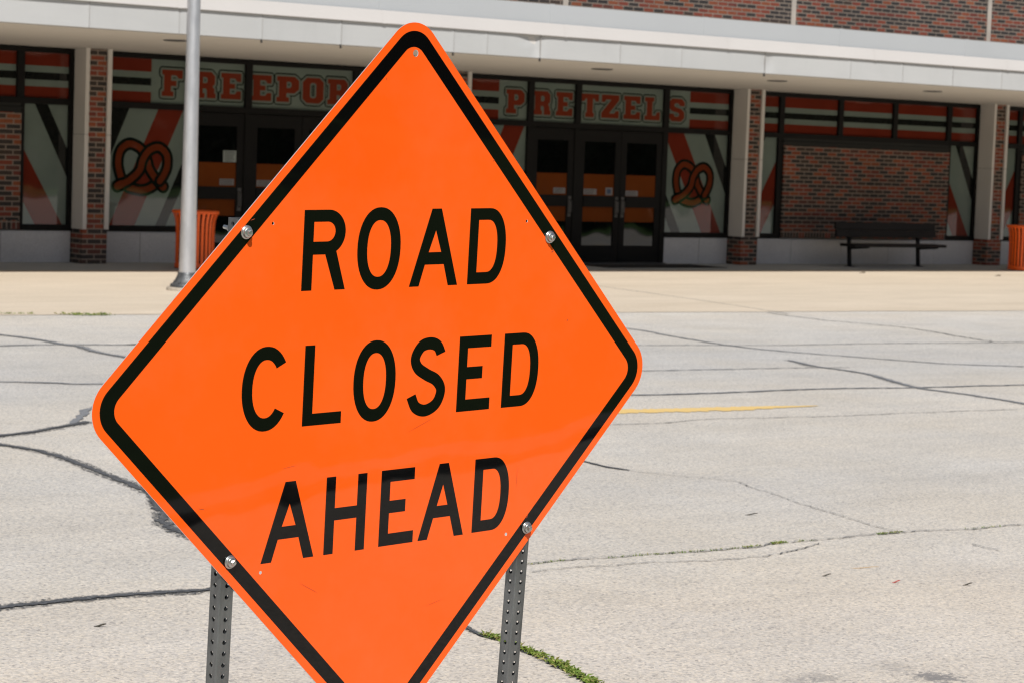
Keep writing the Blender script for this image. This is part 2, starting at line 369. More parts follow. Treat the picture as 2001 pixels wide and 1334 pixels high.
CR = {
    'tarleft': [(2.6, 7.78), (3.452, 7.794), (3.568, 7.79), (3.777, 7.805), (3.987, 7.813), (4.19, 7.793), (4.419, 7.763), (4.853, 7.769)],
    'c2': [(5.3, 12.9), (5.408, 12.253), (5.474, 11.992), (5.545, 11.689), (5.545, 11.313), (5.474, 10.758), (5.426, 10.331), (5.375, 10.021), (5.319, 9.712)],
    'c2b': [(5.411, 10.115), (5.264, 9.787), (5.067, 9.359), (4.994, 9.157), (4.941, 8.925), (4.965, 8.698)],
    'c3': [(5.1, 12.15), (5.408, 12.253), (5.624, 12.322), (5.855, 12.414), (6.088, 12.564), (6.289, 12.706), (6.399, 12.777)],
    'c3b': [(6.261, 12.716), (6.499, 13.077), (6.652, 13.316), (6.755, 13.401), (6.938, 13.585)],
    'c4': [(8.342, 18.94), (8.47, 18.599), (8.595, 18.112), (8.611, 17.614), (8.65, 17.413), (8.563, 16.965), (8.579, 16.512), (8.595, 16.161)],
    'c5': [(7.0, 17.7), (7.777, 17.654), (8.037, 17.644), (8.486, 17.641), (9.179, 17.49), (9.481, 17.474), (13.604, 16.9)],
    'c6': [(6.0, 15.3), (6.665, 15.119), (6.866, 15.062), (7.175, 14.903), (7.555, 14.722), (9.5, 14.6), (11.9, 14.46)],
    'c7': [(14.928, 18.246), (14.982, 18.11), (14.94, 17.623), (14.834, 17.343), (14.662, 16.403), (14.646, 16.242), (14.702, 15.746), (14.998, 15.056), (15.417, 14.211), (15.986, 13.824), (16.267, 13.607)],
    'c8': [(13.604, 16.47), (15.075, 16.148), (16.319, 16.045), (17.589, 15.888), (18.256, 15.805), (18.804, 15.748)],
    'c9': [(18.323, 19.651), (18.21, 18.703), (18.339, 18.045), (18.392, 17.489), (18.018, 16.278), (17.937, 15.932)],
    'c10': [(11.851, 14.463), (12.053, 14.451), (12.856, 14.368), (13.918, 14.269), (14.206, 14.193)],
    'c11': [(14.133, 14.872), (13.977, 14.391), (13.967, 14.074), (13.901, 13.65), (13.553, 12.912), (13.474, 12.619), (13.488, 12.156), (13.426, 11.591), (13.395, 11.183), (13.3, 10.2)],
    'c12': [(8.6, 13.2), (10.65, 12.987), (11.546, 12.894), (12.579, 12.884), (13.569, 12.709), (14.067, 12.683), (14.595, 12.611), (15.034, 12.566), (17, 12.4)],
    'c13': [(9.385, 11.587), (9.892, 11.529), (10.305, 11.597), (10.591, 11.561), (11.193, 11.452), (12.13, 11.397), (13.033, 11.301)],
    'c14': [(8.2, 10.6), (8.175, 10.263), (8.151, 9.959), (8.18, 9.817)],
    'c14b': [(8.18, 9.817), (8.264, 9.57), (8.439, 9.271), (8.385, 9.05), (8.281, 8.705), (8.171, 8.329), (8.113, 8.092), (8.046, 7.852), (8.016, 7.655)],
    'c15': [(5.2, 7.69), (5.797, 7.691), (5.895, 7.698), (6.078, 7.707), (6.329, 7.673), (6.595, 7.649), (6.868, 7.624), (7.105, 7.618), (7.251, 7.641), (7.499, 7.635), (7.833, 7.641), (8.028, 7.634), (8.156, 7.625), (8.43, 7.553), (8.575, 7.555), (8.787, 7.545), (9.076, 7.538), (11, 7.4)],
    'c15b': [(5.789, 7.54), (6.078, 7.534), (6.46, 7.49), (6.98, 7.417), (7.428, 7.561)],
    'c16': [(4.919, 6.951), (4.888, 6.73), (4.868, 6.593), (4.873, 6.493), (4.843, 6.349), (4.832, 6.218), (4.796, 6.059), (4.762, 5.906), (4.699, 5.734), (4.602, 5.402), (4.5, 5.0)],
    'c17': [(8.093, 7.247), (8.064, 7.007)],
    'fc': [(19.494, 24.399), (19.018, 21.782), (18.74, 20.543), (18.476, 19.476)],
}
b = MB()
for k, wd, ro, wo_ in (('tarleft', .058, .45, .006), ('c2', .055, .4, .006), ('c2b', .06, .6, .012), ('c3', .06, .4, .006), ('c3b', .05, .5, .01), ('c4', .06, .4, .008),
                    ('c5', .045, .4, .006), ('c6', .045, .4, .006), ('c7', .042, .4, .008), ('c8', .03, .4, .006), ('c10', .028, .5, .006), ('c11', .055, .45, .01),
                    ('c12', .045, .4, .006), ('c14', .03, .5, .006), ('c16', .022, .5, .006)):
    if k in ('tarleft', 'c2', 'c2b', 'c3', 'c4', 'c11', 'c16'): ribbon(b, CR[k], wd*1.75, 'feather', .0038+random.uniform(0, .0002), .22, wo_, .03); wd *= .72
    ribbon(b, CR[k], wd, 'tar' if k in ('tarleft', 'c2', 'c2b', 'c3', 'c14', 'c16') else 'tarworn', .004+.0003*len(b.mats)+random.uniform(0, .002), ro, wo_, .02 if k in ('tarleft', 'c2', 'c2b', 'c16') else .05)
# spattered tar beside the widest seals
for k, num, sp in (('tarleft', 330, .045), ('c2', 170, .04), ('c2b', 130, .035), ('c3', 90, .04), ('c16', 60, .02)):
    q = catmull(CR[k], .02)
    for i in range(num):
        p = random.choice(q); r = random.uniform(.003, .009); x = p.x+random.gauss(0, sp*.55); y = p.y+random.gauss(0, sp*.75)
        vs = [(x+r*random.uniform(.5, 1.3)*math.cos(a), y+r*random.uniform(.5, 1.3)*math.sin(a), .0034) for a in (0, 1.2, 2.5, 3.8, 5.0)]
        b.add(vs, [(0, 1, 2, 3, 4)], 'tar')
structure(b.build('road_crack_seal'))
b = MB()
for k, wd, ro in (('c13', .012, .95), ('c14b', .0055, .95), ('c15', .0095, .95), ('c15b', .007, .98), ('c17', .006, .95), ('c9', .03, .6), ('fc', .02, .6)):
    ribbon(b, CR[k], wd, 'crack', .0045+random.uniform(.0008, .0022), ro, .008, .02)
structure(b.build('road_crack'))
b = MB(); ribbon(b, [(8.0, 12.42), (9.0, 12.30), (10.0, 12.165), (10.75, 12.065), (11.70, 11.985)], .20, 'yellow', .0032, .3, .004, .03, False); structure(b.build('road_marking'))

# ------------------------------------------------------------------ the road sign
SX = Vector((.99116, .13117, .0190)); SY = Vector((-.0130, -.0530, .9985)); SCTR = Vector((3.003, 4.447, 1.157)); IN = .0254
SX = (SX-SY*SX.dot(SY)).normalized(); SY.normalize(); SN = SX.cross(SY)
MS = Matrix((SX, SY, SN)).transposed().to_4x4(); MS.translation = SCTR
MSI = MS @ Matrix.Diagonal((IN, IN, IN, 1))
sign = empty('road_sign', (SCTR.x, SCTR.y, 0), 'orange diamond sign reading ROAD CLOSED AHEAD bolted to two perforated steel posts', 'road sign')
def rdiamond(inset, rad, n=14):
    h = 24-inset; out = []       # a square turned 45 degrees, in inches
    for k in range(4):
        c = Vector((h-rad, h-rad)); c.rotate(Matrix.Rotation(math.pi/2*k, 2))
        for i in range(n+1):
            a = math.pi/2*k+math.pi/2*i/n; p = c+rad*Vector((math.cos(a), math.sin(a))); p.rotate(Matrix.Rotation(math.pi/4, 2)); out.append((p.x, p.y))
    return out
def circ(cx, cy, r, n=20): return [(cx+r*math.cos(2*math.pi*i/n), cy+r*math.sin(2*math.pi*i/n)) for i in range(n)]
HOLES = [(.2, 29.95, .31), (-15.0, 15.05, .13), (15.25, 14.83, .13), (-14.67, -15.27, .15), (14.91, -15.06, .16)]
b = MB(); b.shape([rdiamond(0, 3.1)]+[circ(x, y, r) for x, y, r in HOLES], .085, 'orange', MSI @ Matrix.Translation((0, 0, -.085)), side='alu')
panel = b.build('sign_panel', sign)
b = MB(); b.shape([rdiamond(.74, 2.36), rdiamond(2.0, 1.45)], .012, 'black', MSI @ Matrix.Translation((0, 0, .002))); b.build('border', panel)
def arc(cx, cy, a, bb, t0, t1, n=18, ex=1.0):
    o = []
    for i in range(n+1):
        t = math.radians(t0+(t1-t0)*i/n); c, s_ = math.cos(t), math.sin(t)
        o.append((cx+a*math.copysign(abs(c)**ex, c), cy+bb*math.copysign(abs(s_)**ex, s_)))
    return o
def sh(lps, x, y): return [[(p[0]+x, p[1]+y) for p in l] for l in lps]
def L_O(w): return [arc(w/2, 3.5, w/2, 3.66, 0, 360, 48, .93)[:-1], arc(w/2, 3.5, w/2-1.14, 2.53, 0, 360, 48, .9)[:-1]]
def L_D(w): return [[(0, 0), (0, 7)]+arc(2.45, 3.5, w-2.45, 3.5, 90, -90, 26, .9)+[], [(1.1, 1.07), ]+[(1.1, 5.93)]+arc(2.3, 3.5, w-1.1-2.3, 2.43, 90, -90, 22, .85)]
def L_R(): return [[(0, 0), (0, 7)]+arc(2.77, 5.07, 1.93, 1.93, 90, -60, 18)+[(4.9, 0), (3.73, 0), (2.5, 3.12), (1.13, 3.12), (1.13, 0)], [(1.12, 4.24), (1.12, 5.97)]+arc(2.68, 5.105, .87, .865, 90, -90, 14)]
def L_A(w): return [[(0, 0), (1.16, 0), (1.80, 1.96), (w-1.80, 1.96), (w-1.16, 0), (w, 0), (w/2+.57, 7.02), (w/2-.57, 7.02)], [(w/2, 5.05), (2.18, 3.07), (w-2.18, 3.07)]]
def L_C(): return [arc(2.57, 3.55, 2.57, 3.67, 36, 324, 40, .95)+arc(2.57, 3.55, 1.45, 2.53, 318, 42, 34, .93)]
def L_L(): return [[(0, 0), (4.4, 0), (4.4, 1.05), (1.1, 1.05), (1.1, 7.08), (0, 7.08)]]
def L_E(w=4.2): return [[(0, 0), (w, 0), (w, 1.1), (1.1, 1.1), (1.1, 3.0), (w-1.12, 3.0), (w-1.12, 4.14), (1.1, 4.14), (1.1, 5.9), (w-.14, 5.9), (w-.14, 7), (0, 7)]]
def L_H(w=4.72): return [[(0, 0), (1.07, 0), (1.07, 3.03), (w-1.07, 3.03), (w-1.07, 0), (w, 0), (w, 7), (w-1.07, 7), (w-1.07, 4.14), (1.07, 4.14), (1.07, 7), (0, 7)]]
def L_S():
    cl = [(5.2, 2.86), (4.72, 3.58), (3.83, 3.87), (2.75, 3.62), (2.08, 2.62), (2.42, 1.72), (3.5, 1.05), (4.75, .45), (5.38, -.5), (4.88, -1.72), (3.6, -2.28), (2.4, -1.92), (1.77, -.89)]
    q = catmull(cl, .12); L, R_ = [], []
    for i, p in enumerate(q):
        d = (q[min(i+1, len(q)-1)]-q[max(i-1, 0)]).normalized()
        if i == 0: d = Vector((-.31, .95, 0))
        if i == len(q)-1: d = Vector((-.33, .94, 0))
        L.append((p.x-d.y*.55, p.y+d.x*.55)); R_.append((p.x+d.y*.55, p.y-d.x*.55))
    return [[(x-1.27, y+2.71) for x, y in L+R_[::-1]]]
WORDS = [sh(L_R(), -11.6, 9.15)+sh(L_O(5.05), -5.46, 9.15)+sh(L_A(5.9), .83, 9.1)+sh(L_D(4.68), 7.98, 9.1),
         sh(L_C(), -17.57, -2.70)+sh(L_L(), -10.82, -2.70)+sh(L_O(4.95), -5.15, -2.70)+sh(L_S(), 1.29, -2.72)+sh(L_E(), 7.48, -2.72)+sh(L_D(4.68), 13.24, -2.72),
         sh(L_A(5.9), -14.72, -14.5)+sh(L_H(), -7.68, -14.51)+sh(L_E(4.16), -1.25, -14.48)+sh(L_A(5.7), 3.53, -14.47)+sh(L_D(4.6), 10.34, -14.43)]
for wd in WORDS:
    b = MB(); b.shape(wd, .012, 'black', MSI @ Matrix.Translation((0, 0, .002))); b.build('lettering', panel)

for (x, y, ln, an, wd_) in ((15.9, -9.6, 2.2, 1.57, .035), (-21.3, -9.0, .7, -.25, .05), (18.9, 11.9, .35, .5, .12), (-17.2, 15.4, .5, .3, .06), (3.2, -3.6, 3.4, .35, .02), (-9.2, -17.3, 2.6, -.5, .03),
                            (17.6, -13.6, .4, 1.2, .1), (21.5, 5.2, .3, .9, .08), (-3.1, 27.6, .25, 1.1, .05), (6.0, -20.6, 2.2, .2, .02), (-12.0, -6.2, 1.7, .1, .018), (10.5, 20.5, .3, .6, .05)):
    c, s_ = math.cos(an), math.sin(an); P = [(-ln/2, 0), (-ln/6, -wd_/2), (ln/3, -wd_/3), (ln/2, 0), (ln/4, wd_/2), (-ln/4, wd_/3)]
    b = MB(); b.shape([[(x+p*c-q*s_, y+p*s_+q*c) for p, q in P]], .004, 'scuff', MSI @ Matrix.Translation((0, 0, .016))); b.build('scuff_mark', panel)
# perforated square steel posts with real holes, running down into the concrete
def sq_post(a, c):
    A = MS @ Vector((a[0]*IN, a[1]*IN, 0)); B = MS @ Vector((c[0]*IN, c[1]*IN, 0)); d = (B-A).normalized()
    topz = 1.1*IN; A2 = A-d*topz
    L = (A2.z+.25)/(-d.z)
    xa = SX-d*SX.dot(d); xa.normalize(); ya = (-d).cross(xa)   # ya points away from the camera side (into depth)
    s = 1.5*IN; h = s/2; rc = .0042; org = A2-SN*(.0032+.0004)
    if ya.dot(SN) > 0: ya = -ya
    cx = org+ya*h
    mb = MB(); nc = int(L/IN); N = 12; r = .0056
    for (u, v) in ((xa, -ya), (-xa, ya), (ya, xa), (-ya, -xa)):        # u along the face, v outward
        for inner in (0, 1):
            for i in range(nc):
                yc = (i+.5)*IN; P0 = cx+v*(h-.0026*inner)+d*yc
                hu = h-rc
                sq = []; ci = []
                for k in range(N):
                    t = 2*math.pi*k/N+math.pi/N; cc, ss = math.cos(t), math.sin(t); mxx = max(abs(cc), abs(ss))
                    sq.append(P0+u*(hu*cc/mxx)+d*(IN/2*ss/mxx)); ci.append(P0+u*(r*cc)+d*(r*ss))
                # true corners so neighbouring cells meet
                fs = [(k, (k+1) % N, N+(k+1) % N, N+k) for k in range(N)]
                cor = [P0+u*(hu*sx)+d*(IN/2*sy) for sx, sy in ((1, 1), (-1, 1), (-1, -1), (1, -1))]
                vs = sq+ci+cor
                for j, (sx, sy) in enumerate(((1, 1), (-1, 1), (-1, -1), (1, -1))):
                    ang = math.atan2(sy, sx) % (2*math.pi); k0 = int((ang-math.pi/N)/(2*math.pi/N)) % N
                    fs.append((k0, 2*N+j, (k0+1) % N))
                mb.add(vs, fs, 'galv')
                if inner == 0:
                    ci2 = [q-v*.0026 for q in ci]; mb.add(ci+ci2, [(k, (k+1) % N, N+(k+1) % N, N+k) for k in range(N)], 'galv')
    for (sx, sy) in ((1, 1), (-1, 1), (-1, -1), (1, -1)):              # rolled corners of the tube
        cs = cx+xa*sx*(h-rc)+ya*sy*(h-rc); vs = []; K = 5
        for end in (0.0, nc*IN):
            for k in range(K):
                t = math.pi/2*k/(K-1); vs.append(cs+xa*sx*rc*math.cos(t)+ya*sy*rc*math.sin(t)+d*end)
        mb.add(vs, [(k, k+1, K+k+1, K+k) for k in range(K-1)], 'galv', True)
    # rim at the open top
    o4 = [cx+xa*sx*h+ya*sy*h for sx, sy in ((1, 1), (-1, 1), (-1, -1), (1, -1))]; hi = h-.0026
    i4 = [cx+xa*sx*hi+ya*sy*hi for sx, sy in ((1, 1), (-1, 1), (-1, -1), (1, -1))]
    mb.add(o4+i4, [(k, (k+1) % 4, 4+(k+1) % 4, 4+k) for k in range(4)], 'galv')
    return mb
BOLTS = [(-17.84, 14.35), (18.38, 13.28), (-18.09, -13.92), (17.59, -14.69)]
sq_post(BOLTS[0], BOLTS[2]).build('post', sign); sq_post(BOLTS[1], BOLTS[3]).build('post', sign)
for i, (x, y) in enumerate(BOLTS):
    mx = MS @ Matrix.Translation((x*IN, y*IN, .0006)) @ Matrix.Rotation(.4+i*.7, 4, 'Z') @ Matrix.Rotation((.06, -.05, .09, -.03)[i], 4, 'X')
    b = MB()
    b.lathe([(.0066, .0066), (.0108, .0066), (.0112, .0072), (.0112, .0084), (.0104, .0092), (.0075, .0104), (.0066, .0106)], 28, 'bolt', mx)
    b.lathe([(.0064, .0104), (.0066, .0112), (.0066, .0148), (.0054, .0162), (.003, .0165)], 6, 'bolt', mx, False)
    b.lathe([(.0046, -.075), (.0046, -.004)], 10, 'bolt', mx)
    b.lathe([(.0082, -.058), (.0082, -.0505)], 6, 'bolt', mx, False)
    bo = b.build('bolt', sign)
    b = MB(); b.lathe([(.0148, 0), (.0152, .0007), (.0150, .0022), (.0143, .0029), (.0116, .0033), (.0116, .0034)], 32, 'bolt', mx)
    b.lathe([(.0116, .0030), (.0122, .0046), (.0116, .0064)], 28, 'rubber', mx); b.build('washer', bo)

# ------------------------------------------------------------------ the school building
YF = 29.194; BAY = 5.96; B0 = 14.668; BW = 5.568
bld = empty('school_building', (23.0, YF, 0), 'long brick school front with white canopy, dark framed glass doors and FREEPORT PRETZELS window lettering', 'building')
Z_SILL, Z_TR0, Z_TR1, Z_TOP, Z_HEAD = .437, 2.128, 2.212, 2.88, 2.815
# brick body: upper wall and parts beyond the glazed bays
b = MB(); b.box(-40, 90, YF+.10, YF+8, Z_TOP+.02, 9.0, 'brick_shaded')
for x in (-31.5, -26.6, -21.8, -16.9, -12.1, -7.2, -2.4, 2.5, 7.3, 12.2, 17.5, 22.72, 27.59, 32.42, 37.3, 42.2, 47, 52):
    b.box(x-.05, x+.05, YF+.085, YF+.105, Z_TOP+.1, 9.0, 'joint')
b.build('upper_wall', bld)
xl, xr = B0-2*BAY-.4, B0+4*BAY
for e0, e1 in ((-40, xl), (xr, 90)): b = MB(); b.box(e0, e1, YF+.02, YF+8, 0, Z_TOP+.02, 'brick'); b.build('end_wall', bld)
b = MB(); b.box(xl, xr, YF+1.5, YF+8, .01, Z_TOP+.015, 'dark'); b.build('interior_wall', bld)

# ---- letters for the transom glass
SLAB = {
 'E': [[(0,0),(10,0),(10,3.8),(8,3.8),(7,2.4),(4.4,2.4),(4.4,4.9),(7,4.9),(7,7.1),(4.4,7.1),(4.4,9.6),(7,9.6),(8,8.2),(10,8.2),(10,12),(0,12),(0,9.8),(1,9.8),(1,2.2),(0,2.2)]],
 'F': [[(0,0),(5.6,0),(5.6,2.2),(4.4,2.2),(4.4,4.7),(7,4.7),(7,7.1),(4.4,7.1),(4.4,9.6),(7,9.6),(8,8.2),(10,8.2),(10,12),(0,12),(0,9.8),(1,9.8),(1,2.2),(0,2.2)]],
 'R': [[(0,0),(5.2,0),(5.2,2.2),(4.4,2.2),(4.4,4.4),(5.6,4.4),(6.2,3.6),(6.2,0),(10,0),(10,2.2),(9.4,2.2),(9.4,4.2),(8.6,5.4),(9.6,6.6),(9.6,10.2),(8,12),(0,12),(0,9.8),(1,9.8),(1,2.2),(0,2.2)],[(4.4,6.8),(4.4,9.6),(5.8,9.6),(6.4,9),(6.4,7.4),(5.8,6.8)]],
 'P': [[(0,0),(5.6,0),(5.6,2.2),(4.4,2.2),(4.4,4.2),(8,4.2),(10,6),(10,10.2),(8,12),(0,12),(0,9.8),(1,9.8),(1,2.2),(0,2.2)],[(4.4,6.6),(4.4,9.6),(5.8,9.6),(6.6,8.9),(6.6,7.3),(5.8,6.6)]],
 'O': [[(0,2),(2,0),(8,0),(10,2),(10,10),(8,12),(2,12),(0,10)],[(3.5,3.2),(3.5,8.8),(4.3,9.6),(5.7,9.6),(6.5,8.8),(6.5,3.2),(5.7,2.4),(4.3,2.4)]],
 'T': [[(2.6,0),(7.4,0),(7.4,2.2),(6.7,2.2),(6.7,9.6),(7.4,9.6),(8.2,8.2),(10,8.2),(10,12),(0,12),(0,8.2),(1.8,8.2),(2.6,9.6),(3.3,9.6),(3.3,2.2),(2.6,2.2)]],
 'Z': [[(0,0),(10,0),(10,3.8),(8.2,3.8),(7.4,2.4),(4.4,2.4),(10,9.4),(10,12),(0,12),(0,8.2),(1.8,8.2),(2.6,9.6),(5.6,9.6),(0,2.6)]],
 'L': [[(0,0),(10,0),(10,4.2),(8,4.2),(7.2,2.4),(4.9,2.4),(4.9,9.8),(6,9.8),(6,12),(0,12),(0,9.8),(1.4,9.8),(1.4,2.2),(0,2.2)]],
 'S': [[(0,2),(0,4),(3.4,4),(3.4,3),(4.2,2.4),(5.8,2.4),(6.6,3.1),(6.6,4),(6,4.6),(2,5.4),(0,7.2),(0,10.2),(2,12),(8,12),(10,10.2),(10,8.2),(6.6,8.2),(6.6,9),(5.8,9.6),(4.2,9.6),(3.4,9),(3.4,8.2),(4,7.6),(8,6.6),(10,4.8),(10,1.8),(8,0),(2,0)]],
}
def area(p): return .5*sum(p[i][0]*p[(i+1) % len(p)][1]-p[(i+1) % len(p)][0]*p[i][1] for i in range(len(p)))
def offset(poly, d):
    """grow a counter-clockwise polygon by d (mitred, limited)"""
    p = poly if area(poly) > 0 else poly[::-1]; o = []; n = len(p)
    for i in range(n):
        a, q, c = Vector(p[i-1]), Vector(p[i]), Vector(p[(i+1) % n]); e1 = (q-a).normalized(); e2 = (c-q).normalized()
        n1 = Vector((e1.y, -e1.x)); n2 = Vector((e2.y, -e2.x)); mtr = (n1+n2); l = mtr.length
        if l < 1e-3: o.append(tuple(q+n1*d)); continue
        mtr = mtr/l; k = min(1/max(.35, mtr.dot(n1)), 1.6); o.append(tuple(q+mtr*d*k))
    return o
def pane_mx(y): return Matrix(((1, 0, 0, 0), (0, 0, -1, y), (0, 1, 0, 0), (0, 0, 0, 1)))   # shape x,y -> X,Z; depth grows toward -Y
def halo(mb, loops, d, m, y, st=.005):
    """everything within d of the outline (or inside it), laid as thin film strips"""
    xs = [p[0] for l in loops for p in l]; zs = [p[1] for l in loops for p in l]
    gx = np.arange(min(xs)-d-st, max(xs)+d+2*st, st); gz = np.arange(min(zs)-d-st, max(zs)+d+2*st, st); X, Z = np.meshgrid(gx, gz)
    best = np.full(X.shape, 9.0); ins = np.zeros(X.shape, bool)
    for l in loops:
        for i in range(len(l)):
            (x0, z0), (x1, z1) = l[i-1], l[i]; dx, dz = x1-x0, z1-z0; q = max(dx*dx+dz*dz, 1e-12)
            t = np.clip(((X-x0)*dx+(Z-z0)*dz)/q, 0, 1); best = np.minimum(best, np.hypot(X-x0-t*dx, Z-z0-t*dz))
            if z0 != z1: ins ^= ((z0 > Z) != (z1 > Z)) & (X < dx*(Z-z0)/dz+x0)
    on = ins | (best < d)
    for r in range(on.shape[0]):
        c = 0; row = on[r]
        while c < len(row):
            if row[c]:
                e = c
                while e+1 < len(row) and row[e+1]: e += 1
                mb.add([(gx[c]-st/2, y, gz[r]-st/2), (gx[e]+st/2, y, gz[r]-st/2), (gx[e]+st/2, y, gz[r]+st/2), (gx[c]-st/2, y, gz[r]+st/2)], [(0, 1, 2, 3)], m); c = e
            c += 1
def letter(mb, ch, x0, x1, z0, z1, y):
    sxx = (x1-x0)/10; szz = (z1-z0)/12
    lp = [[(x0+p[0]*sxx, z0+p[1]*szz) for p in l] for l in SLAB[ch]]
    halo(mb, lp, .046, 'outline', y-.0012); halo(mb, lp, .030, 'ring', y-.0022)
    out = lp[0]; hol = lp[1:]
    mb.shape([out]+hol, .0008, 'letter', pane_mx(y-.0032))

def clip_half(poly, nx, nz, c):
    o = []
    for i in range(len(poly)):
        a, q = poly[i], poly[(i+1) % len(poly)]; da = a[0]*nx+a[1]*nz-c; dq = q[0]*nx+q[1]*nz-c
        if da <= 0: o.append(a)
        if da*dq < 0: t = da/(da-dq); o.append((a[0]+(q[0]-a[0])*t, a[1]+(q[1]-a[1])*t))
    return o
def clip(poly, x0, x1, z0, z1):
    for nx, nz, c in ((1, 0, x1), (-1, 0, -x0), (0, 1, z1), (0, -1, -z0)):
        if poly: poly = clip_half(poly, nx, nz, c)
    return poly
def flat(mb, poly, y, m, k=1):
    """a printed patch on the glass, k film layers proud"""
    if len(poly) >= 3:
        if area(poly) < 0: poly = poly[::-1]
        mb.add([(p[0], y-.0012*k, p[1]) for p in poly], [list(range(len(poly)))], m)

def pane_base(mb, x0, x1, z0, z1, m, y=YF): mb.box(x0, x1, y, y+.008, z0, z1, m)
STR = [('red', 2.64, 2.9), ('blackv', 2.452, 2.552), ('red', 2.0, 2.362)]
def stripes(mb, x0, x1, z0=Z_TR1-.01, z1=Z_HEAD+.01):
    for m_, a, c in STR: flat(mb, clip([(x0, a), (x1, a), (x1, c), (x0, c)], x0, x1, z0, z1), YF, m_)
def band(mb, xt, xb, wdt, m, x0, x1, z0, z1):
    """slanted band: left edge runs from xt at z=2.11 to xb at z=.52"""
    s_ = (xt-xb)/(2.11-.52)
    P = [(xb-s_*.5, .02), (xb-s_*.5+wdt, .02), (xt+s_*.5+wdt, 2.61), (xt+s_*.5, 2.61)]
    flat(mb, clip(P, x0, x1, z0, z1), YF, m)
def stroke(mb, pts, wd, y, m, k):
    q = catmull(pts, .02); nq = len(q)
    L, R_ = [], []
    for i, p in enumerate(q):
        d = (q[min(i+1, nq-1)]-q[max(i-1, 0)]).normalized(); L.append((p.x-d.y*wd/2, p.y+d.x*wd/2)); R_.append((p.x+d.y*wd/2, p.y-d.x*wd/2))
    for i in range(nq-1): flat(mb, [L[i], L[i+1], R_[i+1], R_[i]], y, m, k)
    for c in (q[0], q[-1]): flat(mb, [(c.x+wd/2*math.cos(a*math.pi/6), c.y+wd/2*math.sin(a*math.pi/6)) for a in range(12)], y, m, k+.04)
def pretzel(mb, ox, oz, sx, sz):
    T = lambda P: [(ox+x*sx, oz+z*sz) for x, z in P]
    U = lambda P: [((x-25.0)/.83, (z-.98)/.69) for x, z in P]
    bottom = U([(25.13, 1.12), (25.22, 1.04), (25.40, 1.0), (25.54, 1.035), (25.66, 1.12)])
    left = U([(25.735, 1.055), (25.62, 1.165), (25.52, 1.30), (25.475, 1.44), (25.37, 1.575), (25.21, 1.625), (25.085, 1.53), (25.055, 1.36), (25.085, 1.22), (25.12, 1.13)])
    right = U([(25.055, 1.05), (25.23, 1.135), (25.375, 1.27), (25.42, 1.42), (25.52, 1.55), (25.66, 1.59), (25.775, 1.49), (25.785, 1.33), (25.73, 1.20), (25.68, 1.13)])
    wd = .088
    for i, P in enumerate((bottom, left, right)):
        stroke(mb, T(P), wd+.086, YF, 'outline', 2+2*i); stroke(mb, T(P), wd, YF, 'brown', 3+2*i)
        if i:
            e0, e1 = Vector(T(P)[0]), Vector(T(P)[1]); e2 = e0+(e1-e0).normalized()*.07; E = [tuple(e0), tuple(e2)]
            stroke(mb, E, wd+.10, YF, 'outline', 2.3+2*i); stroke(mb, E, wd+.02, YF, 'brown', 3.3+2*i); stroke(mb, T(P), wd, YF, 'brown', 3.6+2*i)

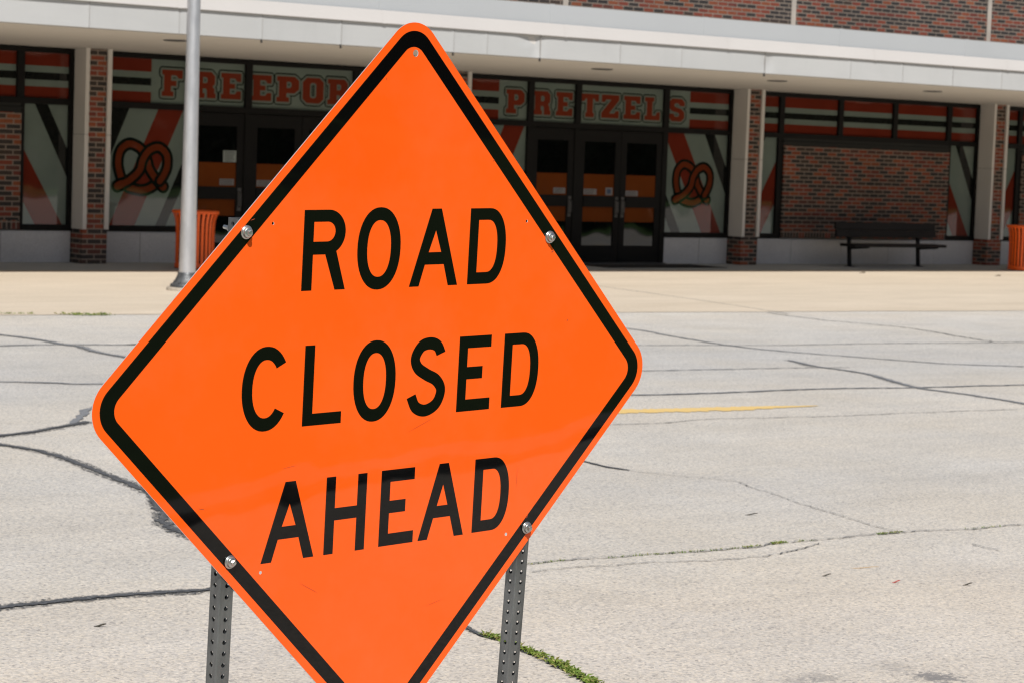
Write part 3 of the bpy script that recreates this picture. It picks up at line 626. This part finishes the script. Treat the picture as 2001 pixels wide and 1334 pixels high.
def frame_bar(mb, x0, x1, z0, z1, d=.055): mb.box(x0, x1, YF-d, YF+.06, z0, z1, 'frame')
def cell(cx, wd=.105): return cx-wd/2, cx+wd/2
LET = {0: [('F',15.63,15.95),('R',16.10,16.48),('E',16.565,16.885),('E',17.055,17.385),('P',17.475,17.845),('O',17.91,18.262),('R',18.332,18.69),('T',18.97,19.33)],
       1: [('P',21.565,21.915),('R',22.085,22.428),('E',22.535,22.86),('T',23.03,23.385),('Z',23.445,23.80),('E',23.90,24.24),('L',24.335,24.655),('S',24.845,25.175)]}
def bay(k):
    x0 = B0+BAY*k; x1 = x0+BW; entry = k in (0, 1)
    fr = MB(); d = .055
    frame_bar(fr, x0, x1, Z_HEAD, Z_TOP); frame_bar(fr, x0, x0+.06, Z_SILL, Z_HEAD); frame_bar(fr, x1-.06, x1, Z_SILL, Z_HEAD)
    mull = [1.39, 2.325, 4.138] if entry else [.72, 2.10, 3.425, 4.796]
    for mx_ in mull: frame_bar(fr, *cell(x0+mx_), Z_TR1, Z_HEAD, .053)
    frame_bar(fr, x0+.06, x1-.06, Z_TR0, Z_TR1, .0515)
    if entry:
        for s0, s1 in ((x0+.06, x0+1.39-.0525), (x0+4.138+.0525, x1-.06)): frame_bar(fr, s0, s1, Z_SILL, Z_SILL+.08, .06)
        for mx_ in mull: frame_bar(fr, *cell(x0+mx_, .10), 0.012, Z_TR0, .05)
    else:
        for s0, s1 in ((x0+.06, x0+.66), (x0+4.856, x1-.06)): frame_bar(fr, s0, s1, Z_SILL, Z_SILL+.08, .06)
        frame_bar(fr, x0+.66, x0+.78, Z_SILL, Z_TR0, .05); frame_bar(fr, x0+4.80, x0+4.856, Z_SILL, Z_TR0, .05)
    f = fr.build('window_frame', bld)
    # transom panes
    ed = [x0+.06]+[x0+q for q in mull]+[x1-.06]
    for i in range(len(ed)-1):
        a = ed[i]+(.0525 if i else 0); c = ed[i+1]-(.0525 if i < len(ed)-2 else 0); p = MB()
        if entry:
            pane_base(p, a, c, Z_TR1, Z_HEAD, 'pale')
            if i == 0: stripes(p, a, x0+.797)
            if i == 3: stripes(p, x0+4.664, c)
            for ch, l0, l1 in LET[k]:
                if l0 < c and l1 > a: letter(p, ch, max(l0, a+.0), min(l1, c), 2.318, 2.682, YF)
        else: pane_base(p, a, c, Z_TR1, Z_HEAD, 'pale'); stripes(p, a, c)
        p.build('transom_pane', f)
    zb, zt = Z_SILL+.08, Z_TR0
    if entry:
        a, c = x0+.06, x0+1.34; p = MB(); pane_base(p, a, c, zb, zt, 'pale')
        o = x0-B0
        band(p, 14.80+o, 14.14+o, .33, 'blackv', a, c, zb, zt); band(p, 15.574+o, 14.87+o, .39 if 1 else 0, 'red', a, c, zb, zt); band(p, 16.30+o, 15.58+o, .16, 'blackv', a, c, zb, zt)
        pretzel(p, 14.925+o, .985, .86, .70); p.build('window_pane', f)
        a, c = x0+4.19, x1-.06; p = MB(); pane_base(p, a, c, zb, zt, 'pale'); o = x0-(B0+BAY)
        band(p, 24.78+o, 25.651+o, .42, 'red', a, c, zb, zt); band(p, 25.65+o, 26.47+o, .22, 'blackv', a, c, zb, zt); band(p, 24.13+o, 24.987+o, .2, 'blackv', a, c, zb, zt)
        pretzel(p, 25.0+o, .98, .83, .69); p.build('window_pane', f)
        # doors: a single leaf, then a pair
        for (l0, l1, hs) in ((1.44, 2.275, 1), (2.375, 3.228, 1), (3.236, 4.088, -1)): door(x0+l0, x0+l1, hs, k)
    else:
        o = x0-(B0+2*BAY)
        a, c = x0+.06, x0+.66; p = MB(); pane_base(p, a, c, zb, zt, 'pale')
        band(p, 27.46+o, 26.57+o, .40, 'red', a, c, zb, zt); band(p, 26.67+o, 25.9+o, .31, 'blackv', a, c, zb, zt); p.build('window_pane', f)
        a, c = x0+4.856, x1-.06; p = MB(); pane_base(p, a, c, zb, zt, 'pale')
        band(p, 31.62+o, 32.42+o, .19, 'blackv', a, c, zb, zt); band(p, 30.72+o, 31.64+o, .40, 'red', a, c, zb, zt); p.build('window_pane', f)
        q = MB(); q.box(x0+.78, x0+4.80, YF-.075, YF+.2, .572, 2.005, 'brick'); q.box(x0+.78, x0+4.80, YF-.083, YF+.2, .447, .572, 'brick_up')
        pb = q.build('brick_panel', bld)
        q = MB(); q.box(x0+.78, x0+4.80, YF-.05, YF+.2, 2.005, Z_TR0, 'lintel'); q.box(x0+.76, x0+4.82, YF-.085, YF-.05, 2.062, 2.075, 'lintel'); q.build('lintel', pb)

def door(a, c, hs, k):
    fr = MB(); yb = YF-.035; m_ = 'frame'; st = .115
    fr.box(a, a+st, yb, yb+.045, .03, 2.118, m_); fr.box(c-st, c, yb, yb+.045, .03, 2.118, m_)
    fr.box(a+st, c-st, yb, yb+.045, .03, .295, m_); fr.box(a+st, c-st, yb, yb+.045, 1.935, 2.118, m_); fr.box(a+st, c-st, yb-.012, yb+.05, .905, 1.08, m_)
    d = fr.build('door', bld)
    tl = math.tan(math.radians(.8))
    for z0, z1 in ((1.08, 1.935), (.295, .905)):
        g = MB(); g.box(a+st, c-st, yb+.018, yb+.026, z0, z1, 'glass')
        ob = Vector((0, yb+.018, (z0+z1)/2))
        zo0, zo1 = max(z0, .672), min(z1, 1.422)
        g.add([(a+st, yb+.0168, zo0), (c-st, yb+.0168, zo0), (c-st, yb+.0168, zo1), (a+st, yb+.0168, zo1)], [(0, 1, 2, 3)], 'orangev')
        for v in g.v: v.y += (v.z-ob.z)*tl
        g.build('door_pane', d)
    hx = (c-.058) if hs > 0 else (a+.058)
    h = MB(); h.box(hx-.03, hx+.03, yb-.006, yb, .745, 1.07, 'steel', None, .002); h.tube([(hx, yb-.006, .80), (hx, yb-.05, .82), (hx, yb-.05, 1.0), (hx, yb-.006, 1.02)], .011, 8, 'steel'); h.build('pull_handle', d)
    def note(x0, x1, z0, z1, m1, ink=True):
        n_ = MB(); n_.box(x0, x1, yb+.004, yb+.0065, z0, z1, m1)
        if ink:
            nz = 7 if z1-z0 > .15 else 3
            for j in range(nz):
                zz = z1-(j+.8)*(z1-z0)/(nz+.6); n_.box(x0+.02, x1-.02-random.uniform(0, .05), yb+.0025, yb+.004, zz-.004, zz+.004, 'ink')
        else: n_.box(x0+.03, x1-.03, yb+.0025, yb+.004, z0+.025, z1-.025, 'blue')
        n_.build('notice', d)
    if hs > 0 and a < B0+BAY*k+2: note(c-st-.265, c-st-.03, 1.105, 1.195, 'paper_dim')
    elif hs > 0: note(a+st+.01, a+st+.27, 1.10, 1.19, 'paper_dim'); note(c-st-.17, c-st-.03, 1.095, 1.215, 'paper_dim', False)
    else: note(a+st, a+st+.26, 1.09, 1.175, 'paper_dim')
    if k == 0 and a < B0+2: note(c-st-.215, c-st-.005, 1.432, 1.595, 'paper')

for k in range(-2, 4): bay(k)
# granite-faced base below the glazing, in separate slabs with open joints
for k in range(-2, 4):
    x0 = B0+BAY*k; xs = []
    if k in (0, 1): runs = [(x0, x0+1.34, [x0+.66]), (x0+4.19, x0+BW, [x0+4.95])]
    else: runs = [(x0, x0+BW, [x0+1.06, x0+2.25, x0+3.4, x0+4.55])]
    for a, c, js in runs:
        b = MB(); e = [a]+js+[c]
        for i in range(len(e)-1): b.box(e[i]+.004, e[i+1]-.004, YF-.045, YF+.3, .005, Z_SILL-.002, 'granite', None, .003)
        b.box(a, c, YF-.03, YF+.29, .006, Z_SILL-.006, 'dark'); b.build('base_panel', bld)
# doors stand on a low threshold
for k in (0, 1):
    b = MB(); b.box(B0+BAY*k+1.34, B0+BAY*k+4.19, YF-.12, YF+.1, .004, .026, 'steel'); b.build('threshold', bld)
# pilasters: two precast fins with brick between, on a brick foot
for k in range(-2, 5):
    x = B0+BAY*k-.392
    b = MB(); b.box(x+.012, x+.38, 28.83, YF+.1, .004, .47, 'brick_pier'); b.box(x+.06, x+.328, 28.835, YF+.1, .47, 2.90, 'brick_pier'); p = b.build('pilaster', bld)
    for a, c in ((x, x+.06), (x+.328, x+.392)):
        b = MB(); y0, y1 = 28.80, YF+.08
        b.box(a, c, y0, y1, .472, 1.742, 'precast', None, .006); b.box(a, c, y0, y1, 1.748, 2.905, 'precast', None, .006)
        b.box(a+.004, c-.004, y0+.006, y1, 1.74, 1.75, 'seam'); b.build('precast_fin', p)

# ---- canopy: flat soffit, panelled fascia, gutter and coping
YC = 24.9; XA, XB = -30.0, 75.0
cn = MB(); ym = YF+.12
cn.add([(XA, YC+.03, 2.975), (XB, YC+.03, 2.975), (XB, ym, 2.888), (XA, ym, 2.888), (XA, YC+.03, 3.66), (XB, YC+.03, 3.66), (XB, ym, 3.60), (XA, ym, 3.60)],
       [(0, 3, 2, 1), (4, 5, 6, 7), (0, 4, 7, 3), (1, 2, 6, 5), (0, 1, 5, 4)], 'soffit')
can = cn.build('canopy', bld)
seam1 = [9.2, 10.4, 11.2, 12.354, 13.525, 14.661, 15.798, 17.508, 18.04, 18.91, 20.268, 21.365, 22.93, 24.628, 25.718, 26.803, 27.9, 29.0, 30.1, 31.2]
fm = MB(); nx, nz = 900, 12; vs = []; fs = []
def dent(x, z):
    o = 0
    for (cx, cz, rx, rz, dp) in ((18.78, 3.22, .16, .09, .03), (18.86, 3.08, .10, .12, .022), (23.0, 3.10, .10, .14, .02), (16.9, 3.1, .3, .1, .006)):
        q = ((x-cx)/rx)**2+((z-cz)/rz)**2
        if q < 6: o += dp*math.exp(-q)
    return o
for j in range(nz+1):
    z = 2.970+.302*j/nz
    for i in range(nx+1):
        x = 8+26*i/nx; j1 = min(abs(x-s_) for s_ in seam1)
        vs.append((x, YC+dent(x, z)-.006*max(0, 1-j1/.03)+.002*math.sin(x*1.7), z))
for j in range(nz):
    for i in range(nx): p0 = j*(nx+1)+i; fs.append((p0, p0+1, p0+nx+2, p0+nx+1))
fm.add(vs, fs, 'fascia', True)
fm.box(XA, 8, YC, YC+.02, 2.970, 3.272, 'fascia'); fm.box(34, XB, YC, YC+.02, 2.970, 3.272, 'fascia'); fm.box(XA, XB, YC+.035, YC+.05, 2.962, 3.27, 'soffit')
sm_ = fm
for s_ in seam1:
    tall = s_ in (14.661, 17.508, 18.91, 22.93, 15.798)
    sm_.box(s_+.012, s_+.018, YC-.0075, YC+.01, 2.962 if tall else 2.975, 3.272, 'seam')
    if tall: sm_.box(s_+.006, s_+.022, YC-.006, YC+.02, 2.925, 2.972, 'dark')
fm.build('fascia', can)
g = MB(); g.add([(XA, YC-.035, 3.272), (XB, YC-.035, 3.272), (XB, YC-.008, 3.435), (XA, YC-.008, 3.435), (XA, YC+.04, 3.268), (XB, YC+.04, 3.268)], [(0, 1, 2, 3), (4, 5, 1, 0)], 'gutter')
for x in [XA+2.9*i for i in range(36)]:
    g.add([(x, YC-.039, 3.268), (x+.05, YC-.039, 3.268), (x+.05, YC-.012, 3.437), (x, YC-.012, 3.437)], [(0, 1, 2, 3)], 'gutter')
g.build('gutter', can)
g = MB(); g.box(XA, XB, YC+.01, YC+.07, 3.435, 3.685, 'coping'); g.box(XA, XB, YC+.07, YF+.11, 3.66, 3.675, 'coping')
for x in (10.9, 13.7, 16.4, 19.108, 21.808, 24.439, 27.106, 29.8, 32.5): g.box(x-.04, x+.04, YC+.004, YC+.02, 3.437, 3.690, 'coping')
g.build('coping', can)
for x in [14.18-3.46*2+3.46*i for i in range(8)]:
    y = 26.05+.02*(x-14)+.1; z = 2.975+(2.888-2.975)*(y-YC-.03)/(ym-YC-.03)
    mx = Matrix.Translation((x, y, z)); l = MB()
    l.lathe([(.125, -.014), (.15, -.012), (.155, -.004), (.155, .002)], 24, 'castbase', mx, True, False); l.lathe([(.126, -.0135), (.10, -.010)], 24, 'dark', mx, True, True); l.build('recessed_light', can)

# ------------------------------------------------------------------ lamp post
LP = Vector((13.10, 23.75, 0))
lp = empty('lamp_post', LP, 'tall grey aluminium lamp post on a cast base, in front of the canopy at left', 'lamp post')
T0 = Matrix.Translation(LP)
b = MB(); prof = [(.098, .19)]+[(.096-.0026*i, .22+.35*i) for i in range(26)]; b.lathe(prof, 32, 'pole', T0); pole = b.build('pole', lp)
b = MB(); b.lathe([(.100, .212), (.106, .206), (.108, .188), (.118, .165), (.142, .115), (.165, .085), (.188, .075), (.193, .06), (.190, .04)], 32, 'castbase', T0)
for i in range(4):
    a = i*math.pi/2+.5; b.lathe([(.014, .06), (.014, .105), (.008, .112)], 6, 'castbase', T0 @ Matrix.Rotation(a, 4, 'Z') @ Matrix.Translation((.168, 0, 0)), False)
b.build('cast_base', lp)
b = MB(); b.lathe([(.235, 0.0), (.235, .025), (.225, .042), (.0, .043)], 32, 'footing', T0); b.build('concrete_footing', lp)
b = MB(); b.tube([LP+Vector((0, 0, 8.85)), LP+Vector((0, -.5, 9.2)), LP+Vector((0, -1.6, 9.4))], .035, 12, 'pole')
b.lathe([(.01, 9.0), (.04, 8.98), (.04, 8.9)], 16, 'pole', T0); b.build('lamp_arm', lp)
b = MB(); b.box(LP.x-.16, LP.x+.16, LP.y-2.2, LP.y-1.5, 9.35, 9.5, 'castbase', None, .03); b.build('lamp_head', lp)

# ------------------------------------------------------------------ litter bins
def make_bin(loc, label):
    o = empty('litter_bin', loc, label, 'litter bin', 'orange slatted litter bins'); T = Matrix.Translation(loc) @ Matrix.Diagonal((.86, .86, .985, 1))
    s_ = MB(); N = 26
    for i in range(N):
        a = 2*math.pi*i/N; R_ = T @ Matrix.Rotation(a, 4, 'Z')
        P = [(.292, .05), (.300, .12), (.300, .52), (.304, .60), (.318, .68), (.345, .75), (.352, .775)]
        for (r0, z0), (r1, z1) in zip(P[:-1], P[1:]):
            hw = .0235; vs = [(r0, -hw, z0), (r0, hw, z0), (r1, hw, z1), (r1, -hw, z1), (r0-.007, -hw, z0), (r0-.007, hw, z0), (r1-.007, hw, z1), (r1-.007, -hw, z1)]
            s_.add(vs, [(0, 1, 2, 3), (7, 6, 5, 4), (0, 3, 7, 4), (1, 5, 6, 2)], 'bin', False, R_)
    s_.build('slatted_side', o)
    r = MB(); r.lathe([(.338, .752), (.360, .752), (.366, .762), (.366, .784), (.356, .792), (.30, .792), (.296, .78)], 40, 'bin', T, True, False); r.build('rim', o)
    r = MB(); r.lathe([(.285, .012), (.305, .012), (.308, .02), (.308, .075), (.300, .08), (.285, .08)], 40, 'bin', T, True, False); r.build('base_ring', o)
    r = MB(); r.lathe([(.255, .03), (.265, .05), (.275, .74), (.262, .74), (.25, .10), (.0, .1)], 32, 'binliner', T); r.build('liner', o)
    return o
bin0 = make_bin(Vector((15.395, 27.72, 0.009)), 'orange slatted litter bin partly hidden behind the lamp post')
bin1 = copy_tree(bin0); bin1.location = (31.47, 27.36, .006); bin1.rotation_euler.z = .13
bin1['label'] = 'orange slatted litter bin near the right pilaster, past the dark bench'

# ------------------------------------------------------------------ bench
BN = Vector((29.2, 28.35, .009)); bn = empty('bench', BN, 'dark brown bench with plank backrest and two leaning legs under the brick panel', 'bench')
b = MB(); mx = Matrix.Translation((0, 28.46, .63)) @ Matrix.Rotation(math.radians(-12), 4, 'X')
b.box(28.0, 30.40, -.02, .02, -.125, -.004, 'bench', mx, .006); b.box(28.0, 30.40, -.02, .02, .002, .122, 'bench', mx, .006); b.build('backrest', bn)
b = MB(); 
for i in range(3): b.box(28.04, 30.25, 28.02+.125*i, 28.138+.125*i, .355, .405, 'bench', None, .008)
b.build('seat', bn)
for x in (28.36, 30.02):
    b = MB(); b.box(x-.032, x+.032, 28.43, 28.475, .0, .70, 'benchsteel', Matrix.Translation((0, 0, .004)) @ Matrix.Translation((0, 28.45, 0)) @ Matrix.Rotation(math.radians(-5), 4, 'X') @ Matrix.Translation((0, -28.45, 0)), .004)
    b.box(x-.06, x+.06, 28.38, 28.52, .009, .018, 'benchsteel'); b.build('leg', bn)
    b = MB(); b.add([(x-.03, 28.45, .30), (x-.03, 28.03, .335), (x-.03, 28.03, .36), (x-.03, 28.45, .36), (x+.03, 28.45, .30), (x+.03, 28.03, .335), (x+.03, 28.03, .36), (x+.03, 28.45, .36)],
                    [(0, 1, 2, 3), (7, 6, 5, 4), (0, 4, 5, 1), (1, 5, 6, 2), (2, 6, 7, 3), (3, 7, 4, 0)], 'benchsteel'); b.build('seat_bracket', bn)

# ------------------------------------------------------------------ door mat
b = MB(); b.box(22.7, 25.15, 27.95, 28.85, .010, .018, 'mat', None, .004)
for i in range(24): b.box(22.74+.1*i, 22.80+.1*i, 27.99, 28.81, .018, .021, 'mat')
tag(b.build('door_mat', None, (23.9, 28.4, .004)), 'long black rubber mat lying in front of the right hand school doors', 'door mat')

# ------------------------------------------------------------------ weeds in the joints
def weeds(pts, num, hmax, spread, leafy=.3, lo=.3):
    mb = MB(); q = catmull(pts, .02)
    for i in range(num):
        p = random.choice(q); p = Vector((p.x+random.gauss(0, spread), p.y+random.gauss(0, spread), .003))
        h = hmax*random.uniform(lo, 1); a = random.uniform(0, 6.28); d = Vector((math.cos(a), math.sin(a), 0)); s_ = Vector((-d.y, d.x, 0))
        m_ = 'weed2' if random.random() < .22 else 'weed'
        if random.random() < leafy:
            c = p+d*h*.55+Vector((0, 0, h*random.uniform(.2, .6))); wv = s_*h*.28; t = p+d*h*1.25+Vector((0, 0, h*random.uniform(.15, .5)))
            mb.add([p, c+wv, t, c-wv], [(0, 1, 2, 3)], m_)
        else:
            wv = s_*.0022; c = p+d*h*.3+Vector((0, 0, h*.6)); t = p+d*h*.85+Vector((0, 0, h*random.uniform(.5, 1)))
            mb.add([p-wv, p+wv, c+wv*.9, t, c-wv*.9], [(0, 1, 2, 3, 4)], m_)
    return mb
def stuffed(mb, name, label, cat):
    o = mb.build(name); o['kind'] = 'stuff'; tag(o, label, cat); return o
w1 = weeds([(4.868, 6.593), (4.873, 6.493), (4.843, 6.349), (4.832, 6.218)], 420, .027, .0085, .55)
w2 = weeds([(4.82, 6.15), (4.796, 6.059), (4.762, 5.906), (4.70, 5.75)], 380, .030, .010, .55)
w1.v += []; o_ = len(w1.v)
for f_, mi_, sm__ in zip(w2.f, w2.mi, w2.sm): w1.f.append([i+o_ for i in f_]); w1.mi.append(w1.mid(w2.mats[mi_])); w1.sm.append(sm__)
w1.v += w2.v
stuffed(w1, 'weeds', 'green weeds growing in the joint beside the right sign post', 'weeds')
w1 = MB()
for p, n_, h_ in (([(6.55, 7.65), (6.868, 7.624), (7.0, 7.62)], 120, .012), ([(5.80, 7.69), (6.1, 7.705)], 70, .010), ([(7.03, 7.618), (7.11, 7.62)], 60, .014), ([(7.22, 7.642), (7.30, 7.645)], 90, .016), ([(7.38, 7.64), (7.45, 7.637)], 40, .011),
                  ([(7.88, 7.63), (8.03, 7.634)], 100, .015), ([(8.4, 7.56), (8.62, 7.555)], 50, .011), ([(8.99, 7.55), (9.05, 7.54)], 70, .015), ([(6.3, 7.675), (6.55, 7.655)], 60, .011)):
    ww = weeds(p, n_, h_, .006, .5); o_ = len(w1.v)
    for f_, mi_, sm__ in zip(ww.f, ww.mi, ww.sm): w1.f.append([i+o_ for i in f_]); w1.mi.append(w1.mid(ww.mats[mi_])); w1.sm.append(sm__)
    w1.v += ww.v
stuffed(w1, 'weeds', 'low green weeds in the long crack across the near concrete at right', 'weeds')
w1 = weeds([(9.173, 20.80), (9.465, 20.76), (9.789, 20.72)], 110, .03, .02, .4)
ww = weeds([(10.03, 20.62), (10.195, 20.47), (10.45, 20.46)], 150, .042, .026, .4); o_ = len(w1.v)
for f_, mi_, sm__ in zip(ww.f, ww.mi, ww.sm): w1.f.append([i+o_ for i in f_]); w1.mi.append(w1.mid(ww.mats[mi_])); w1.sm.append(sm__)
w1.v += ww.v
stuffed(w1, 'weeds', 'strip of weeds along the edge between road and tan forecourt at left', 'weeds')

# ------------------------------------------------------------------ litter on the road
def scrap(name, x, y, ln, wd, ang, m, label, cat, bend=.08):
    mb = MB(); n_ = 6; c, s_ = math.cos(ang), math.sin(ang); pts = []
    for i in range(n_+1):
        t = i/n_-.5; px, py = t*ln, bend*ln*(t*t-.1); pts.append((x+px*c-py*s_, y+px*s_+py*c, .006+.006*math.sin(3*t)))
    mb.tube(pts, [wd*(.35+.65*math.sin(math.pi*(i+.6)/(n_+1.2))) for i in range(n_+1)], 6, m)
    return tag(mb.build(name, None, (x, y, .003)), label, cat)
scrap('twig', 3.74, 7.34, .042, .004, -.66, 'twig', 'short dark twig on the concrete left of the left sign post', 'twig')
scrap('twig', 7.72, 8.33, .062, .0032, -.66, 'twig', 'dark twig on the road above the weedy crack at right', 'twig')
scrap('twig', 6.87, 6.94, .038, .003, -.66, 'twig', 'short dark twig on the pale slab, left of the red scrap', 'twig')
scrap('twig', 7.27, 6.525, .04, .0032, -.66, 'twig', 'short dark twig on the pale slab, right of the red scrap', 'twig')
scrap('paper_scrap', 7.034, 6.70, .032, .003, -.66, 'redscrap', 'small red scrap lying on the pale concrete slab at right', 'scrap')
scrap('straw_stalk', 7.155, 7.0, .12, .0016, -.66, 'strawm', 'thin straw coloured stalk on the concrete below the weedy crack', 'stalk')
scrap('fallen_leaf', 26.95, 26.75, .17, .018, .2, 'leafd', 'small brown fallen leaf on the tan forecourt left of the bench', 'leaf')
scrap('fallen_leaf', 29.25, 25.95, .15, .018, .1, 'leafd', 'small brown fallen leaf on the tan forecourt below the bench, farther from the shade', 'leaf')

# ------------------------------------------------------------------ unseen trees behind the viewer, invented to keep glass reflections dark
t = MB()
for i in range(34):
    cx = -40+4.6*i+random.uniform(-1.5, 1.5); cy = -21-.0926*cx+(5 if i % 2 else -3)+random.uniform(-1, 1); hgt = random.uniform(8, 11); r0 = random.uniform(4.6, 6.0)
    t.tube([(cx, cy, 0), (cx+.1, cy, 2.0), (cx+.2, cy+.1, hgt*.6)], [.28, .22, .08], 8, 'unseen_tree_bark')
    for j in range(2400):
        while True:
            p = Vector((random.uniform(-1, 1), random.uniform(-1, 1), random.uniform(-1, 1)))
            if .25 < p.length < 1: break
        q = Vector((cx+p.x*r0, cy+p.y*r0*.8, .5+hgt/2+p.z*hgt/2)); s_ = random.uniform(.24, .46)
        a = Vector((random.gauss(0, 1), random.gauss(0, 1), random.gauss(0, 1))).normalized(); e = a.orthogonal().normalized()*s_; g_ = a.cross(e)
        t.add([q-e, q+g_*.6, q+e, q-g_*.6], [(0, 1, 2, 3)], 'leafy')
for j in range(15000):                                                  # bushes added to close bright sky gaps in the reflections
    x = random.uniform(-45, 120); q = Vector((x, -15.5-.0926*x+random.gauss(0, .9), abs(random.gauss(0, 1.5)))); s_ = random.uniform(.22, .4)
    a = Vector((random.gauss(0, .6), random.gauss(0, 1)+.5, random.gauss(0, .6))).normalized(); e = a.orthogonal().normalized()*s_; g_ = a.cross(e)
    t.add([q-e, q+g_*.6, q+e, q-g_*.6], [(0, 1, 2, 3)], 'leafy')
stuffed(t, 'unseen_tree_line', 'unseen row of dark leafy trees added behind the viewer for reflections', 'trees')
